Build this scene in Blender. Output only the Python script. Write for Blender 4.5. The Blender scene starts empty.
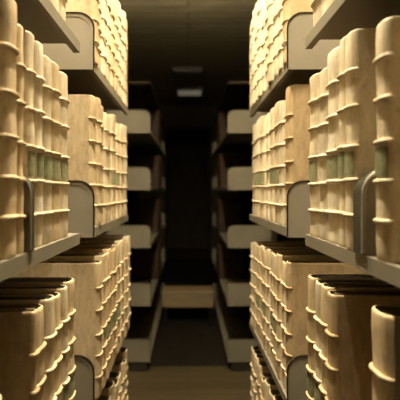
import bpy, bmesh, math, random
POW = [740, 1950, 560]
from mathutils import Vector
random.seed(7)
PI = math.pi
sc = bpy.context.scene
COL = sc.collection

# ------------------------------------------------------------------ place (metres, floor at z = 0)
CAM_Z = 1.44
AL, AR = 0.303, 0.320          # aisle: distance of the left / right shelf fronts from the camera line
CEIL = CAM_Z + 1.85

# ------------------------------------------------------------------ materials
def mat(name, c1, c2, scale=8, rough=.6, bump=.1, metal=0, stretch=(1, 1, 1), spec=.3, fine=120, per_object=True,
        stain=None, stain_amt=.5):
    m = bpy.data.materials.new(name); m.use_nodes = True
    nt = m.node_tree; N = nt.nodes; L = nt.links
    b = N['Principled BSDF']
    tc = N.new('ShaderNodeTexCoord'); mp = N.new('ShaderNodeMapping')
    mp.inputs['Scale'].default_value = stretch
    L.new(tc.outputs['Object'], mp.inputs['Vector'])
    n = N.new('ShaderNodeTexNoise'); n.noise_dimensions = '4D'
    n.inputs['Scale'].default_value = scale; n.inputs['Detail'].default_value = 6; n.inputs['Roughness'].default_value = .65
    L.new(mp.outputs['Vector'], n.inputs['Vector'])
    if per_object:
        oi = N.new('ShaderNodeObjectInfo'); mu = N.new('ShaderNodeMath'); mu.operation = 'MULTIPLY'
        mu.inputs[1].default_value = 40
        L.new(oi.outputs['Random'], mu.inputs[0]); L.new(mu.outputs[0], n.inputs['W'])
    r = N.new('ShaderNodeValToRGB')
    r.color_ramp.elements[0].position = .32; r.color_ramp.elements[0].color = (*c1, 1)
    r.color_ramp.elements[1].position = .68; r.color_ramp.elements[1].color = (*c2, 1)
    L.new(n.outputs['Fac'], r.inputs['Fac'])
    col = r.outputs['Color']
    f = N.new('ShaderNodeTexNoise'); f.inputs['Scale'].default_value = fine; f.inputs['Detail'].default_value = 4
    L.new(mp.outputs['Vector'], f.inputs['Vector'])
    if stain:
        st = N.new('ShaderNodeTexNoise'); st.noise_dimensions = '4D'; st.inputs['Scale'].default_value = 1
        st.inputs['Detail'].default_value = 5; st.inputs['Roughness'].default_value = .7
        ms = N.new('ShaderNodeMapping'); ms.inputs['Scale'].default_value = (80, 120, 26)
        L.new(tc.outputs['Object'], ms.inputs['Vector']); L.new(ms.outputs['Vector'], st.inputs['Vector'])
        if per_object: L.new(mu.outputs[0], st.inputs['W'])
        rr = N.new('ShaderNodeMapRange'); rr.inputs[1].default_value = .3; rr.inputs[2].default_value = .72
        rr.inputs[3].default_value = .74; rr.inputs[4].default_value = 1.14
        L.new(st.outputs['Fac'], rr.inputs[0])
        pv = N.new('ShaderNodeMapRange'); pv.inputs[3].default_value = .84; pv.inputs[4].default_value = 1.06
        L.new(oi.outputs['Random'], pv.inputs[0]) if per_object else None
        mm = N.new('ShaderNodeMath'); mm.operation = 'MULTIPLY'
        L.new(rr.outputs[0], mm.inputs[0]); L.new(pv.outputs[0], mm.inputs[1])
        hs = N.new('ShaderNodeHueSaturation'); L.new(mm.outputs[0], hs.inputs['Value']); L.new(col, hs.inputs['Color'])
        col = hs.outputs['Color']
        s = N.new('ShaderNodeTexNoise'); s.noise_dimensions = '4D'; s.inputs['Scale'].default_value = 22
        s.inputs['Detail'].default_value = 8; s.inputs['Roughness'].default_value = .75
        L.new(tc.outputs['Object'], s.inputs['Vector'])
        if per_object: L.new(mu.outputs[0], s.inputs['W'])
        sr = N.new('ShaderNodeValToRGB')
        sr.color_ramp.elements[0].position = .54; sr.color_ramp.elements[0].color = (0, 0, 0, 1)
        sr.color_ramp.elements[1].position = .72; sr.color_ramp.elements[1].color = (stain_amt,) * 3 + (1,)
        L.new(s.outputs['Fac'], sr.inputs['Fac'])
        mx = N.new('ShaderNodeMix'); mx.data_type = 'RGBA'
        L.new(sr.outputs['Color'], mx.inputs[0]); L.new(col, mx.inputs[6]); mx.inputs[7].default_value = (*stain, 1)
        col = mx.outputs[2]
    L.new(col, b.inputs['Base Color'])
    b.inputs['Roughness'].default_value = rough; b.inputs['Metallic'].default_value = metal
    b.inputs['Specular IOR Level'].default_value = spec
    if bump:
        bp = N.new('ShaderNodeBump'); bp.inputs['Strength'].default_value = bump; bp.inputs['Distance'].default_value = .002
        L.new(f.outputs['Fac'], bp.inputs['Height']); L.new(bp.outputs['Normal'], b.inputs['Normal'])
    return m

def emit(name, c, s):
    m = bpy.data.materials.new(name); m.use_nodes = True
    b = m.node_tree.nodes['Principled BSDF']
    b.inputs['Base Color'].default_value = (.8, .8, .75, 1)
    b.inputs['Emission Color'].default_value = (*c, 1); b.inputs['Emission Strength'].default_value = s
    return m

ST = (.26, .15, .055)
VELLUM = [
    mat('vellum_cream', (.66, .52, .32), (.80, .68, .46), 9, .5, .35, stretch=(1, 1, .5), stain=ST, stain_amt=.75),
    mat('vellum_pale', (.72, .59, .38), (.84, .73, .52), 7, .5, .35, stretch=(1, 1, .5), stain=ST, stain_amt=.6),
    mat('vellum_honey', (.58, .425, .23), (.72, .565, .34), 9, .5, .35, stretch=(1, 1, .5), stain=ST, stain_amt=.6),
    mat('vellum_tan', (.47, .32, .155), (.61, .45, .25), 10, .5, .35, stretch=(1, 1, .5), stain=ST, stain_amt=.6),
]
CREAM, PALE, HONEY, TAN = range(4)
VNAME = ['cream', 'pale cream', 'honey-coloured', 'tan']
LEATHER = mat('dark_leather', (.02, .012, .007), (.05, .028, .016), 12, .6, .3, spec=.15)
PAGES = mat('page_edges', (.03, .018, .01), (.085, .053, .028), 30, .85, .4, stretch=(1, 12, 1))
GREEN = mat('green_label', (.17, .18, .085), (.37, .355, .19), 60, .55, .2, stain=(.42, .33, .17), stain_amt=.6)
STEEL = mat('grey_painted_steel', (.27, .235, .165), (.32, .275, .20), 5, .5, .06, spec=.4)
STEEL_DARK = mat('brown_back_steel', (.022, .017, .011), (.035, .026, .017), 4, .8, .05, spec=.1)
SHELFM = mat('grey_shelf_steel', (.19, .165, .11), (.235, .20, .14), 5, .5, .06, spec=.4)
SHADED_STEEL = mat('shaded_grey_steel', (.135, .115, .075), (.165, .14, .095), 5, .55, .06)  # darker copy of the shelving steel, the far block's dimness put into its colour
SHADE_BLACK = mat('shade_black', (.008, .006, .004), (.014, .011, .007), 5, .9, .05, spec=.08)  # near-black colour standing in for the far aisle's shade
BOOKEND = mat('dark_green_metal', (.030, .028, .015), (.05, .046, .026), 6, .4, .05, spec=.4)
WHITE = mat('white_enamel', (.62, .60, .54), (.7, .68, .6), 4, .4, .02, per_object=False)
FIXT = mat('fixture_grey', (.10, .085, .055), (.13, .11, .075), 4, .4, .02, per_object=False)
WOOD = mat('bench_wood', (.20, .145, .075), (.27, .195, .105), 6, .5, .1, stretch=(1, 8, 8))
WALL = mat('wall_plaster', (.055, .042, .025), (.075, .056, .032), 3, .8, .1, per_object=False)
LAMP = (1, .90, .69)
TUBES = [emit('added_tube_glow_%d' % i, LAMP, s) for i, s in enumerate(POW)]
GLINT = emit('glint_glow', (1, .88, .62), .10)  # faint emission painting a glint on the rear panel
DIFF = mat('dusty_diffuser', (.32, .28, .19), (.38, .33, .23), 5, .25, .02, per_object=False, spec=.7)

def boards(name, c1, c2, width, seam, rough, bump, along='X', spec=.3):
    m = bpy.data.materials.new(name); m.use_nodes = True
    nt = m.node_tree; N = nt.nodes; L = nt.links; b = N['Principled BSDF']
    tc = N.new('ShaderNodeTexCoord'); mp = N.new('ShaderNodeMapping')
    if along == 'Y': mp.inputs['Rotation'].default_value = (0, 0, PI / 2)
    L.new(tc.outputs['Object'], mp.inputs['Vector'])
    br = N.new('ShaderNodeTexBrick'); br.inputs['Scale'].default_value = 1
    br.inputs['Brick Width'].default_value = 1.9; br.inputs['Row Height'].default_value = width
    br.inputs['Mortar Size'].default_value = seam; br.inputs['Color1'].default_value = (*c1, 1)
    br.inputs['Color2'].default_value = (*c2, 1); br.inputs['Mortar'].default_value = (c1[0]*.3, c1[1]*.3, c1[2]*.3, 1)
    L.new(mp.outputs['Vector'], br.inputs['Vector'])
    mp2 = N.new('ShaderNodeMapping'); mp2.inputs['Scale'].default_value = (1.2, 22, 1)
    L.new(mp.outputs['Vector'], mp2.inputs['Vector'])
    n = N.new('ShaderNodeTexNoise'); n.inputs['Scale'].default_value = 2.5; n.inputs['Detail'].default_value = 7
    L.new(mp2.outputs['Vector'], n.inputs['Vector'])
    r = N.new('ShaderNodeValToRGB'); r.color_ramp.elements[0].position = .3; r.color_ramp.elements[1].position = .7
    r.color_ramp.elements[0].color = (.62, .62, .62, 1); r.color_ramp.elements[1].color = (1.15, 1.12, 1.05, 1)
    L.new(n.outputs['Fac'], r.inputs['Fac'])
    mx = N.new('ShaderNodeMix'); mx.data_type = 'RGBA'; mx.blend_type = 'MULTIPLY'; mx.inputs[0].default_value = 1
    L.new(br.outputs['Color'], mx.inputs[6]); L.new(r.outputs['Color'], mx.inputs[7])
    L.new(mx.outputs[2], b.inputs['Base Color'])
    b.inputs['Roughness'].default_value = rough; b.inputs['Specular IOR Level'].default_value = spec
    bp = N.new('ShaderNodeBump'); bp.inputs['Strength'].default_value = bump; bp.inputs['Distance'].default_value = .004
    L.new(br.outputs['Fac'], bp.inputs['Height']); bp.invert = True
    L.new(bp.outputs['Normal'], b.inputs['Normal'])
    return m
CEILM = boards('ceiling_boards', (.40, .335, .19), (.46, .385, .225), .16, .006, .6, .5)
FLOORM = boards('floor_boards', (.058, .043, .021), (.078, .058, .029), .11, .004, .45, .3)

# ------------------------------------------------------------------ mesh helpers
def new_mesh(name, verts, faces, m, smooth=None):
    me = bpy.data.meshes.new(name); me.from_pydata(verts, [], faces); me.update()
    bm = bmesh.new(); bm.from_mesh(me); bmesh.ops.recalc_face_normals(bm, faces=bm.faces); bm.to_mesh(me); bm.free()
    me.materials.append(m)
    if smooth:
        for p in me.polygons: p.use_smooth = True
        try: me.set_sharp_from_angle(angle=math.radians(smooth))
        except Exception: pass
    return me

def link(name, me, parent=None, loc=(0, 0, 0)):
    o = bpy.data.objects.new(name, me); COL.objects.link(o); o.location = loc
    if parent: o.parent = parent
    return o

def thing(name, label, cat, loc=(0, 0, 0), rotz=0, group=None):
    o = bpy.data.objects.new(name, None); COL.objects.link(o); o.empty_display_size = .05
    o.location = loc; o.rotation_euler = (0, 0, rotz); o['label'] = label; o['category'] = cat
    if group: o['group'] = group
    return o

def box_vf(x0, x1, y0, y1, z0, z1, V=None, F=None):
    V = [] if V is None else V; F = [] if F is None else F
    k = len(V)
    V += [(x0, y0, z0), (x1, y0, z0), (x1, y1, z0), (x0, y1, z0), (x0, y0, z1), (x1, y0, z1), (x1, y1, z1), (x0, y1, z1)]
    F += [(k, k+3, k+2, k+1), (k+4, k+5, k+6, k+7), (k, k+1, k+5, k+4), (k+1, k+2, k+6, k+5), (k+2, k+3, k+7, k+6), (k+3, k, k+4, k+7)]
    return V, F

def bevel(me, w, seg=2):
    bm = bmesh.new(); bm.from_mesh(me)
    bmesh.ops.bevel(bm, geom=[e for e in bm.edges if len(e.link_faces) == 2 and e.calc_face_angle(0) > .6], offset=w, segments=seg, affect='EDGES', profile=.5, clamp_overlap=True)
    bm.to_mesh(me); bm.free(); return me

def box_mesh(name, x0, x1, y0, y1, z0, z1, m, bv=0):
    me = new_mesh(name, *box_vf(min(x0, x1), max(x0, x1), y0, y1, z0, z1), m)
    return bevel(me, bv) if bv else me

def struct(name, me, loc=(0, 0, 0)):
    o = link(name, me, None, loc); o['kind'] = 'structure'; return o

# ------------------------------------------------------------------ the room
FAR_Y = 3.85
RX, Y0, Y1 = 1.75, -1.6, 10.4
struct('floor', box_mesh('floor', -RX, RX, Y0, Y1 + 2, -.1, 0, FLOORM))
struct('floor_far_shade', box_mesh('floor_far_shade', -RX, RX, FAR_Y + .12, Y1, .0005, .003, SHADE_BLACK))  # thin black sheet over the boards, painting the unlit floor of the far aisle
struct('ceiling', box_mesh('ceiling', -RX, RX, Y0, Y1 + 2, CEIL, CEIL + .1, CEILM))
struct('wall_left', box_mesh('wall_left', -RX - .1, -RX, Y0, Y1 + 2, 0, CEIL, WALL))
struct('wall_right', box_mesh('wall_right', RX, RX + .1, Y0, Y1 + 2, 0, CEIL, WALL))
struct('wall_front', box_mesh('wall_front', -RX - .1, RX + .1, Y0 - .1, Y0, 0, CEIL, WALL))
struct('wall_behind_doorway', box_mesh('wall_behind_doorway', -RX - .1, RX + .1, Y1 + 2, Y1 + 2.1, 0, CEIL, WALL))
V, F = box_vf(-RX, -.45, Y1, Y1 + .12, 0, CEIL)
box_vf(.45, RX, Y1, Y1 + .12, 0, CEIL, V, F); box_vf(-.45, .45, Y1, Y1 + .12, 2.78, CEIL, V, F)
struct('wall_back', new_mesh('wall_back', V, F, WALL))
V, F = box_vf(-.51, -.45, Y1 - .02, Y1 + .12, 0, 2.78)
box_vf(.45, .51, Y1 - .02, Y1 + .12, 0, 2.78, V, F); box_vf(-.51, .51, Y1 - .02, Y1 + .12, 2.78, 2.86, V, F)
struct('trim_1', bevel(new_mesh('trim_1', V, F, STEEL_DARK), .004))

# ------------------------------------------------------------------ shelving
SH_D = .345
def shelf_mesh(L, m, lip=.03):
    """steel shelf, x: front at 0 going to -SH_D, folded lips front and back, rolled top edge"""
    V, F = box_vf(-SH_D, 0, 0, L, lip - .004, lip)
    box_vf(-.004, 0, 0, L, 0, lip - .004, V, F); box_vf(-SH_D, -SH_D + .004, 0, L, 0, lip - .004, V, F)
    box_vf(-.018, -.004, 0, L, 0, .003, V, F)
    return new_mesh('shelf', V, F, m)

def panel_mesh(h, r, t=.005, front=.004, m=None, depth=SH_D):
    """upright end plate with a rounded upper front corner and a thin rolled rim"""
    P = [(-depth, 0), (front, 0)]
    for k in range(9):
        a = k / 8 * PI / 2
        P.append((front - r + r * math.cos(a), h - r + r * math.sin(a)))
    P.append((-depth, h))
    n = len(P); cx, cz = -depth * .5, h * .5
    rim = [(cx + (x - cx) * (1 - .012 / depth * 2), cz + (z - cz) * (1 - .012 / h * 2)) for x, z in P]
    V = [(x, 0, z) for x, z in P] + [(x, 0, z) for x, z in rim] + [(x, .0018, z) for x, z in rim] + [(x, t, z) for x, z in P]
    F = []
    for i in range(n):
        j = (i + 1) % n
        F += [(i, j, n + j, n + i), (n + i, n + j, 2*n + j, 2*n + i), (j, i, 3*n + i, 3*n + j)]
    F += [tuple(range(2*n, 3*n)), tuple(range(3*n, 4*n))]
    return new_mesh('end_panel', V, F, m or STEEL)

def bead_mesh(h, r, y, front=.004, depth=SH_D, q=.0026, m=None):
    P = [(front, .004)] + [(front - r + r * math.cos(k / 10 * PI / 2), h - r + r * math.sin(k / 10 * PI / 2)) for k in range(11)] + [(-depth, h)]
    V = []; F = []; K = 8
    for i, (x, z) in enumerate(P):
        p0, p1 = P[max(0, i-1)], P[min(len(P)-1, i+1)]
        tx, tz = p1[0] - p0[0], p1[1] - p0[1]; l = math.hypot(tx, tz); nx, nz = tz / l, -tx / l
        for k in range(K):
            a = k / K * 2 * PI
            V.append((x + nx * q * math.cos(a), y + q * math.sin(a), z + nz * q * math.cos(a)))
    n = len(P)
    F = [(i*K + k, i*K + (k+1) % K, (i+1)*K + (k+1) % K, (i+1)*K + k) for i in range(n-1) for k in range(K)]
    F += [tuple(range(K)), tuple(range((n-1)*K, n*K))]
    return new_mesh('edge_bead', V, F, m or STEEL_DARK, 80)

def unit(label, side, y0, y1, levels, top, panel_h=.18, radii=None, canopy=None):
    a = AL if side < 0 else AR
    L = y1 - y0
    t = thing('shelving_unit', label, 'shelving', (side * a, y0 if side < 0 else y1, 0), 0 if side < 0 else PI)
    near = (lambda y: y) if side < 0 else (lambda y: L - y)       # unit's own y of a distance from its near end
    sm = shelf_mesh(L, SHADED_STEEL if canopy else SHELFM)
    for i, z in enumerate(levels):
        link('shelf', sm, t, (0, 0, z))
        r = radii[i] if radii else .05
        pm = panel_mesh(panel_h, r, m=SHADED_STEEL if canopy else STEEL)
        ep = link('end_panel', pm, t, (0, -.005 if side < 0 else L, z))
        link('edge_bead', bead_mesh(panel_h, r, -.0005 if side < 0 else .0055), ep)
        if canopy: link('end_panel', pm, t, (0, L if side < 0 else -.005, z))
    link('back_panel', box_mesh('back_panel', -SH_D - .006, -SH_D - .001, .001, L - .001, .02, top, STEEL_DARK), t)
    for y in (0, L - .04):
        V, F = box_vf(-SH_D - .046, -SH_D - .006, y, y + .003, .0035, top)
        box_vf(-SH_D - .046, -SH_D - .006, y + .037, y + .04, .0035, top, V, F)
        box_vf(-SH_D - .046, -SH_D - .043, y + .003, y + .037, .0035, top, V, F)
        link('upright', new_mesh('upright', V, F, STEEL_DARK), t)
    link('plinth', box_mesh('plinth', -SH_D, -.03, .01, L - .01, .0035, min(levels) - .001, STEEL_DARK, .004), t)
    if canopy:
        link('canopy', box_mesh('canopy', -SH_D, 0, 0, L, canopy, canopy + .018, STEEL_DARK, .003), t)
    return t

LIP = [CAM_Z + .39, CAM_Z - .145, CAM_Z - .70, CAM_Z - 1.255]     # undersides of the four shelf lips
TOPZ = [z + .03 for z in LIP]
SEC = {(-1, 0): (.24, 1.345), (1, 0): (.21, 1.31), (-1, 1): (1.53, 2.43), (1, 1): (1.53, 2.50)}
SIDE = {-1: 'left', 1: 'right'}
unit('near steel shelving bay on the left, cut off by the photo edge', -1, *SEC[-1, 0], LIP, 2.30)
unit('near steel shelving bay on the right, cut off by the photo edge', 1, *SEC[1, 0], LIP, 2.30)
unit('second steel shelving bay on the left, behind the gap, full of pale books', -1, *SEC[-1, 1], LIP, 2.30)
unit('second steel shelving bay on the right, behind the gap, full of pale books', 1, *SEC[1, 1], LIP, 2.30)
FLIP = [CAM_Z + .473, CAM_Z + .016, CAM_Z - .449, CAM_Z - .914, CAM_Z - 1.363]
RAD = [.06, .05, .05, .014, .014]
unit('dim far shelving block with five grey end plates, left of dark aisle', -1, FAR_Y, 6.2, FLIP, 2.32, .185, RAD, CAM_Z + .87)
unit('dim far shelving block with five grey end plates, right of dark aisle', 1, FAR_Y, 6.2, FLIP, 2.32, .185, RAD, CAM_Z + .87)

# ------------------------------------------------------------------ books
BANDS = [.068, .136, .204, .279, .350]
def profile(t, b, off=0):
    h = t / 2; P = []
    for k in range(13):
        u = -1 + k / 6
        P.append((-b * abs(u) ** 4 + off * (1 - .3 * abs(u)), (h * .95 + off * .3) * u))
    return P

def book_parts(t, H, D, nb, lab, m, rng, bandm=None, br=.0043):
    """meshes of one folio. local x=0 is the spine's crown, the body runs to -D; z=0 is its foot."""
    b = min(.013, max(.007, t * .19)); h = t / 2; ph = rng.random() * 6
    bands = [z * (.5 + .5 * H / .425) * (1 + .02 * (rng.random() - .5)) for z in BANDS[:nb]]
    prof = profile(t, b)
    def ring(z, inset, cap):
        out = [(-D + inset, -h + inset), (-D * .5, -h + inset), (-b - .014, -h + inset), (-b - .005, -h * .93 + inset)]
        sp = []
        w = .0014 * math.sin(z * 23 + ph) + .001 * math.sin(z * 61 + ph * 2)
        for x, y in prof:
            u = abs(y) / h
            sp.append((x - cap * (1 - .4 * u) + w * (1 - u * .5) - .0012, y * (1 - inset / h)))
        return out + sp + [(x, -y) for x, y in reversed(out)]
    def inner(R):
        Q = []
        for x, y in R:
            Q.append((max(-D + .001, x - .0030 * max(0, min(1, (x + b + .02) / .02))), y - math.copysign(min(.0024, abs(y)), y)))
        return Q
    zs = [(0, .0010, .0015), (.002, 0, .0004), (.006, 0, 0)]
    nz = 16
    for k in range(1, nz): zs.append((.006 + (H - .012) * k / nz, 0, 0))
    zs += [(H - .006, 0, 0), (H - .0018, .0001, .0006), (H, .0010, .0018)]
    V = []; F = []; n = len(prof) + 8
    for z, ins, cap in zs:
        R = ring(z, ins, cap)
        dz = 0
        for i, (x, y) in enumerate(R):
            # the headcap dips a little at the crown of the spine
            dzz = -.0015 * max(0, 1 + x / (b + .001)) * (1 if z > H - .007 else 0) * (1 if abs(y) < h * .95 else 0)
            V.append((x, y, z + dzz))
    off = len(V)
    for z, ins, cap in zs:
        for x, y in inner(ring(z, ins, cap)): V.append((x, y, z))
    m_ = len(zs)
    for j in range(m_ - 1):
        for i in range(n - 1):
            a, c = j*n + i, (j+1)*n + i
            F.append((a, a+1, c+1, c)); F.append((off+a+1, off+a, off+c, off+c+1))
        for i in (0, n-1):
            a, c = j*n + i, (j+1)*n + i
            F.append((a, c, off+c, off+a))
    for j in (0, m_ - 1):
        for i in range(n - 1):
            a = j*n + i
            F.append((a, a+1, off+a+1, off+a))
    cover = new_mesh('cover', V, F, m, 50)
    # text block with a hollow fore-edge
    px0, px1, py = -D + .008, -b - .007, h - .0032
    V = []; F = []
    for z, s in ((.005, .98), (.008, 1), (H - .006, 1), (H - .004, .985)):
        V += [(px1, -py*s, z), (px0, -py*s, z), (px0 + .006, -py*.4, z), (px0 + .006, py*.4, z), (px0, py*s, z), (px1, py*s, z)]
    for j in range(3):
        for i in range(6): F.append((j*6 + i, j*6 + (i+1) % 6, (j+1)*6 + (i+1) % 6, (j+1)*6 + i))
    F += [tuple(range(6)), tuple(range(18, 24))]
    pages = new_mesh('page_block', V, F, PAGES)
    # raised bands: cords under the vellum
    def band(r, end):
        path = profile(t, b, .0006)
        e = h * .93
        path = [(-b - end, -e)] + path + [(-b - end, e)]
        V = []; F = []; K = 8
        for i, (x, y) in enumerate(path):
            p0, p1 = path[max(0, i-1)], path[min(len(path)-1, i+1)]
            tx, ty = p1[0] - p0[0], p1[1] - p0[1]; l = math.hypot(tx, ty) or 1
            nx, ny = ty / l, -tx / l
            if i in (0, len(path)-1): rr = r * .45
            elif i in (1, len(path)-2): rr = r * .92
            else: rr = r
            for k in range(K):
                a = k / K * 2 * PI
                yy = max(-h * .998, min(h * .998, y + ny * rr * math.cos(a)))
                V.append((x + nx * rr * math.cos(a), yy, rr * 1.0 * math.sin(a)))
        for i in range(len(path) - 1):
            for k in range(K):
                F.append((i*K + k, i*K + (k+1) % K, (i+1)*K + (k+1) % K, (i+1)*K + k))
        F += [tuple(range(K)), tuple(range((len(path)-1)*K, len(path)*K))]
        return new_mesh('raised_band', V, F, bandm or m, 80)
    bmesh_ = band(br, .003)
    parts = [('cover', cover, 0), ('page_block', pages, 0)] + [('raised_band', bmesh_, z) for z in bands]
    if lab and nb >= 3:
        z0, z1 = bands[1] + .009, bands[2] - .009
        V = []; F = []
        for o_ in (.0015, .0):
            pr = [p for p in profile(t, b, o_)][1:-1]
            for z in (z0, z1): V += [(x, y, z) for x, y in pr]
        q = len(pr)
        for i in range(q - 1):
            F.append((i, i+1, q+i+1, q+i)); F.append((2*q+i+1, 2*q+i, 3*q+i, 3*q+i+1))
            F.append((i+1, i, 2*q+i, 2*q+i+1)); F.append((q+i, q+i+1, 3*q+i+1, 3*q+i))
        F += [(0, q, 3*q, 2*q), (q-1, 3*q-1+0, 4*q-1, 2*q-1)] if False else [(0, q, 3*q, 2*q), (q-1, 2*q-1, 4*q-1, 3*q-1)]
        parts.append(('title_label', new_mesh('title_label', V, F, GREEN, 60), 0))
    return parts

rngB = random.Random(11)
def book(side, y0, y1, base, H, mi, lab, label, group, out=0., D=None, nb=5, cat='book', name='folio_book', m=None, br=.0043):
    a = AL if side < 0 else AR
    t = (y1 - y0) - .0044
    D = D or .285 + .012 * rngB.random()
    o = thing(name, label, cat, (side * (a - out), (y0 + y1) / 2, base + .0004), 0 if side < 0 else PI, group)
    for nm, me, z in book_parts(t, H, D, nb, lab, m or VELLUM[mi], rngB, br=br):
        link(nm, me, o, (0, 0, z))
    return o

ORD = ['first', 'second', 'third', 'fourth', 'fifth', 'sixth', 'seventh', 'eighth', 'ninth', 'tenth', 'eleventh',
       'twelfth', 'thirteenth', 'fourteenth', 'fifteenth', 'sixteenth']
SHELFN = ['top', 'middle', 'lower', 'bottom']

def row_front(side, lvl, spec, out=0.):
    """spec: list of (y0, y1, height, vellum, green?, label or None, extra out), far books of the near bay counted from the gap"""
    n = len(spec); cnt = 0
    for i, (y0, y1, H, mi, lab, text, eo) in enumerate(spec):
        k = n - 1 - i
        if text is None:
            lb = 'green-labelled ' if lab else ''
            text = f"{lb}{VNAME[mi]} vellum folio, {ORD[k]} from the gap, {SIDE[side]} near bay, {SHELFN[lvl]} shelf"
        book(side, y0, y1, TOPZ[lvl], H, mi, lab, text, f"vellum folios on the {SIDE[side]} near bay's {SHELFN[lvl]} shelf", out + eo)

def row_back(side, lvl, y0, y1, H0, tw, out, mats, labs, hv=.018, rng=None, fall=0.):
    rng = rng or random.Random(side * 100 + lvl)
    ys = [y0]
    while ys[-1] < y1 - tw * .6: ys.append(ys[-1] + tw * (.8 + .45 * rng.random()))
    f = (y1 - y0) / (ys[-1] - y0); ys = [y0 + (y - y0) * f for y in ys]
    for i in range(len(ys) - 1):
        mi = mats[i % len(mats)] if rng.random() < .75 else rng.choice(mats)
        if i == 0: mi = HONEY if side < 0 else TAN
        lab = labs(i); H = H0 + hv * (rng.random() - .5) * 2 - fall * i / len(ys)
        k = ORD[i]
        lb = 'green-labelled ' if lab else ''
        where = 'behind the end panel' if lvl < 3 else 'from the front'
        text = f"{lb}{VNAME[mi]} vellum folio, {k} {where}, {SIDE[side]} second bay, {SHELFN[lvl]} shelf"
        book(side, ys[i], ys[i+1], TOPZ[lvl], H, mi, lab, text, f"vellum folios on the {SIDE[side]} second bay's {SHELFN[lvl]} shelf",
             out + .009 * (rng.random() - .5), br=.0028 if lvl == 0 else .0038, nb=4 if lvl == 0 and rng.random() < .5 else 5)

# left near bay
row_front(-1, 1, [
    (.70, .772, .41, CREAM, False, 'pale vellum folio at the left photo edge, middle shelf, mostly cut off', -.004),
    (.803, .872, .452, HONEY, False, 'tallest honey vellum folio on left middle shelf, nearest full spine', .004),
    (.874, .910, .424, HONEY, False, 'slim honey vellum folio between the tallest book and the left bookend', 0),
    (.937, .984, .432, CREAM, True, None, -.003), (.984, 1.035, .428, PALE, True, None, 0),
    (1.035, 1.105, .414, CREAM, True, None, 0), (1.105, 1.180, .420, HONEY, True, None, -.002), (1.180, 1.252, .414, CREAM, True, None, 0)], -.004)
row_front(-1, 0, [
    (.93, .99, .44, CREAM, False, None, 0), (.99, 1.045, .43, PALE, False, None, .002), (1.045, 1.11, .44, CREAM, False, None, 0),
    (1.11, 1.18, .435, PALE, False, None, 0), (1.18, 1.245, .44, CREAM, False, None, 0)], -.008)
row_front(-1, 2, [
    (.70, .782, .40, CREAM, False, 'vellum folio at the lower left photo edge, only its spine edge showing', 0),
    (.912, .948, .440, TAN, False, 'slim tan folio with its shaded front board facing us, lower left shelf', .006),
    (.948, 1.024, .432, HONEY, False, None, 0), (1.024, 1.086, .438, CREAM, False, None, .004), (1.086, 1.152, .430, HONEY, False, None, 0),
    (1.152, 1.208, .436, CREAM, True, None, .003), (1.208, 1.29, .441, HONEY, True, None, 0)], .004)
# right near bay
row_front(1, 1, [
    (.655, .728, .42, CREAM, False, 'vellum folio at the right photo edge, middle shelf, nearly all cut off', -.004),
    (.768, .832, .398, CREAM, True, 'nearest full cream folio on right middle shelf, in front of the bookend', .002),
    (.921, .985, .430, CREAM, True, 'tallest folio behind the bookend, right middle shelf, brown side board showing', .004),
    (.985, 1.036, .438, CREAM, True, None, 0), (1.036, 1.128, .432, PALE, True, None, 0),
    (1.128, 1.205, .412, PALE, False, None, -.002), (1.205, 1.290, .416, CREAM, True, None, 0)], 0)
row_front(1, 0, [
    (.93, .995, .43, CREAM, False, None, 0), (.995, 1.06, .44, PALE, False, None, 0), (1.06, 1.12, .43, CREAM, False, None, 0),
    (1.12, 1.20, .43, PALE, False, None, 0), (1.20, 1.285, .44, PALE, False, None, 0)], -.006)
row_front(1, 2, [
    (.762, .852, .470, HONEY, False, 'nearest honey vellum folio on right lower shelf, standing apart at the edge', 0),
    (1.022, 1.085, .448, TAN, False, 'thick tan folio with broad brown front board facing us, right lower shelf', .008),
    (1.085, 1.150, .452, HONEY, True, None, .004), (1.150, 1.215, .448, CREAM, True, None, 0), (1.215, 1.285, .450, HONEY, True, None, .002)], .004)
# second bays
row_back(-1, 0, 1.545, 2.42, .43, .082, .002, [CREAM, HONEY, PALE, PALE], lambda i: False)
row_back(-1, 1, 1.545, 2.41, .425, .080, .000, [HONEY, CREAM, HONEY, CREAM], lambda i: i in (5, 6, 7))
row_back(-1, 2, 1.545, 2.41, .445, .076, .016, [HONEY, TAN, HONEY, CREAM], lambda i: i in (2, 3, 4, 5, 6))
row_back(-1, 3, 1.66, 2.40, .435, .080, .006, [HONEY, CREAM], lambda i: False)
row_back(1, 0, 1.545, 2.49, .44, .085, .008, [CREAM, PALE, PALE], lambda i: False, .03)
row_back(1, 1, 1.545, 2.47, .445, .086, -.002, [CREAM, PALE, CREAM], lambda i: i in (2, 3, 5, 6, 7, 8))
row_back(1, 2, 1.545, 2.48, .442, .080, -.003, [HONEY, CREAM, HONEY, CREAM], lambda i: i in (3, 4, 6, 7, 8, 9), .012, fall=.036)
row_back(1, 3, 1.66, 2.47, .435, .082, .004, [HONEY, CREAM], lambda i: False)
# dim books deep in the far block
FN = ['top', 'second', 'third', 'fourth']
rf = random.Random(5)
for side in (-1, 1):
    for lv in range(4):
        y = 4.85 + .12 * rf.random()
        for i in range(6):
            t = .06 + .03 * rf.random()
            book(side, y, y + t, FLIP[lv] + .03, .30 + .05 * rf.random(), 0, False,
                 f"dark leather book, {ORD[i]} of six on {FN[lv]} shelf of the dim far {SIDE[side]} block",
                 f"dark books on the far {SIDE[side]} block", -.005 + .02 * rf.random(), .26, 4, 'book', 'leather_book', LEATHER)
            y += t + .004

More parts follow.
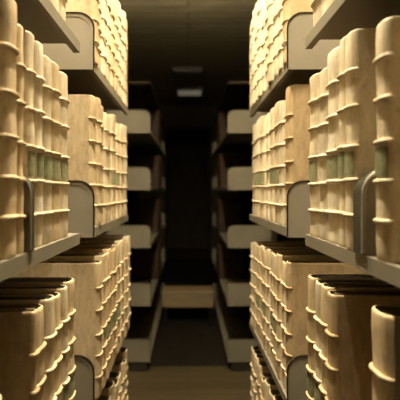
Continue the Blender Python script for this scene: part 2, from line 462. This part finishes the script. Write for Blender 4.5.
# ------------------------------------------------------------------ bookends
def bookend(side, y0, y1, label, depth, h, r=.045, front=.004):
    """block-like metal bookend: a folded shell with rounded upper front corner, closed by a lighter face plate"""
    a = AL if side < 0 else AR
    w = y1 - y0
    o = thing('bookend', label, 'bookend', (side * a, (y0 + y1) / 2, TOPZ[1] + .0004), 0 if side < 0 else PI)
    P = [(front, 0)] + [(front - r + r * math.cos(k / 10 * PI / 2), h - r + r * math.sin(k / 10 * PI / 2)) for k in range(11)] + [(-depth, h)]
    Q = [(x - .002 * (x > -depth), z) if z == 0 else (front - r + (x - front + r) * (1 - .002 / r) if x > front - r else x, z - .002 if x <= front - r + 1e-6 else h - r + (z - h + r) * (1 - .002 / r)) for x, z in P]
    n = len(P)
    V = [(x, s_ * w / 2, z) for s_ in (-1, 1) for x, z in P] + [(x, s_ * w / 2, z) for s_ in (-1, 1) for x, z in Q]
    F = []
    for k in range(n - 1):
        F += [(k, k+1, n+k+1, n+k), (2*n+k+1, 2*n+k, 3*n+k, 3*n+k+1), (k+1, k, 2*n+k, 2*n+k+1), (n+k, n+k+1, 3*n+k+1, 3*n+k)]
    F += [(0, n, 3*n, 2*n), (n-1, 2*n-1, 4*n-1, 3*n-1)]
    link('shell', new_mesh('shell', V, F, BOOKEND, 40), o)
    fp = panel_mesh(h - .0025, r - .002, .002, front - .0025, SHELFM, depth); fp.name = 'face_plate'
    eb = bead_mesh(h, r, -w / 2 if side < 0 else w / 2, front, depth, min(.0045, w * .08), STEEL); eb.name = 'rolled_edge'
    link('rolled_edge', eb, o)
    link('face_plate', fp, o, (0, -w / 2 + .001 if side < 0 else w / 2 - .003, 0))
bookend(-1, .9115, .9345, 'slim dark metal bookend with rounded top between folios on left middle shelf', .16, .155)
bookend(1, .864, .9185, 'thick dark rounded metal bookend between two folios on right middle shelf', .16, .155)

# ------------------------------------------------------------------ bench in the dark aisle
def bench():
    o = thing('bench', 'low wooden bench with deep front apron across the dark far aisle', 'bench', (0, 5.15, .003))
    w = .275
    link('bench_top', box_mesh('bench_top', -w, w, 0, .34, .335, .365, WOOD, .004), o)
    link('apron', box_mesh('apron', -w + .004, w - .004, .004, .024, .20, .3345, WOOD, .003), o)
    link('apron', box_mesh('apron', -w + .004, w - .004, .316, .336, .20, .3345, WOOD, .003), o)
    for sx in (-1, 1):
        for y in (.025, .275):
            x = sx * (w - .03)
            link('leg', box_mesh('leg', x - .02, x + .02, y, y + .04, 0, .3345, SHADE_BLACK, .004), o)  # legs coloured black to pass for the shade under the bench
bench()

# ------------------------------------------------------------------ ceiling lamps, seen and added
def batten(label, y0, y1, m, x=0., drop=0.):  # lamp added out of view to light the bays
    o = thing('added_batten_light', label, 'ceiling light', (x, (y0 + y1) / 2, CEIL))
    L = (y1 - y0) / 2
    link('housing', box_mesh('housing', -.035, .035, -L, L, -.05 - drop, -.0005 - drop, WHITE, .006), o)
    if drop:
        for y in (-L * .7, L * .7):
            link('rod', box_mesh('rod', -.006, .006, y - .006, y + .006, -drop - .004, -.0005, WHITE), o)
    V = []; F = []; K = 14; r = .014
    for y in (-L + .03, L - .03):
        V += [(r * math.cos(k / K * 2 * PI), y, -.072 - drop + r * math.sin(k / K * 2 * PI)) for k in range(K)]
    F = [(k, (k+1) % K, K + (k+1) % K, K + k) for k in range(K)] + [tuple(range(K)), tuple(range(K, 2*K))]
    link('tube', new_mesh('tube', V, F, m, 60), o)
    for y in (-L + .012, L - .03):
        link('lamp_holder', box_mesh('lamp_holder', -.018, .018, y, y + .018, -.092 - drop, -.0495 - drop, WHITE, .003), o)
batten('unseen white fluorescent batten added on the ceiling above the second bays', 1.35, 2.45, TUBES[0])
batten('unseen white fluorescent batten added on the ceiling above the near bays', .78, 1.3, TUBES[1])
def uplight(label, y, m, half=.8, drop=.27):  # lamp added out of view to brighten the ceiling boards
    o = thing('added_uplight_trough', label, 'ceiling light', (0, y, CEIL))
    P = [(-.05, 0), (-.035, -.045), (.035, -.045), (.05, 0), (.047, 0), (.033, -.042), (-.033, -.042), (-.047, 0)]
    n = len(P)
    V = [(x, a, z - drop) for x in (-half, half) for a, z in P]
    F = [(k, (k+1) % n, n + (k+1) % n, n + k) for k in range(n)]
    F += [(0, 1, 6, 7), (1, 2, 5, 6), (2, 3, 4, 5), (8, 15, 14, 9), (9, 14, 13, 10), (10, 13, 12, 11)]
    link('trough', new_mesh('trough', V, F, WHITE), o)
    K = 12; r = .013
    V = [(x, r * math.cos(k / K * 2 * PI), -drop - .011 + r * math.sin(k / K * 2 * PI)) for x in (-half + .02, half - .02) for k in range(K)]
    F = [(k, (k+1) % K, K + (k+1) % K, K + k) for k in range(K)] + [tuple(range(K)), tuple(range(K, 2*K))]
    link('tube', new_mesh('tube', V, F, m, 60), o)
    for x in (-half * .8, half * .8):
        link('rod', box_mesh('rod', x - .005, x + .005, -.005, .005, -drop - .043, -.0005, WHITE), o)
uplight('unseen trough added to light the ceiling over the cross aisle', 3.45, TUBES[2])

def panel_light(label, x, y, w, d, diff, frame):
    o = thing('ceiling_light', label, 'ceiling light', (x, y, CEIL))
    V, F = box_vf(-w, w, -d, -d + .02, -.05, -.0005)
    box_vf(-w, w, d - .02, d, -.05, -.0005, V, F); box_vf(-w, -w + .02, -d + .02, d - .02, -.05, -.0005, V, F)
    box_vf(w - .02, w, -d + .02, d - .02, -.05, -.0005, V, F)
    link('frame', new_mesh('frame', V, F, frame), o)
    link('diffuser', box_mesh('diffuser', -w + .02, w - .02, -d + .02, d - .02, -.062, -.02, diff, .004), o)
panel_light('unlit flat ceiling light, nearer of two in the dark aisle', -.01, 7.28, .22, .18, DIFF, FIXT)
panel_light('flat ceiling light further back in the dark aisle, glint made by faint glow', .03, 8.72, .23, .22, GLINT, FIXT)

# ------------------------------------------------------------------ world, camera, view
w = bpy.data.worlds.new('World'); sc.world = w; w.use_nodes = True
w.node_tree.nodes['Background'].inputs[0].default_value = (0, 0, 0, 1)
w.node_tree.nodes['Background'].inputs[1].default_value = 0
cam = bpy.data.cameras.new('Camera'); co = bpy.data.objects.new('Camera', cam); COL.objects.link(co)
co.location = (0, 0, CAM_Z); co.rotation_euler = (PI / 2, 0, 0)
cam.sensor_width = 36; cam.lens = 36 * 480 / 400; cam.shift_x = .03; cam.shift_y = -.02
cam.clip_start = .02
cam.dof.use_dof = True; cam.dof.focus_distance = 1.25; cam.dof.aperture_fstop = 3.8
sc.camera = co
sc.view_settings.view_transform = 'Standard'; sc.view_settings.look = 'None'
sc.view_settings.gamma = 1; sc.view_settings.use_curve_mapping = False
sc.view_settings.exposure = 0
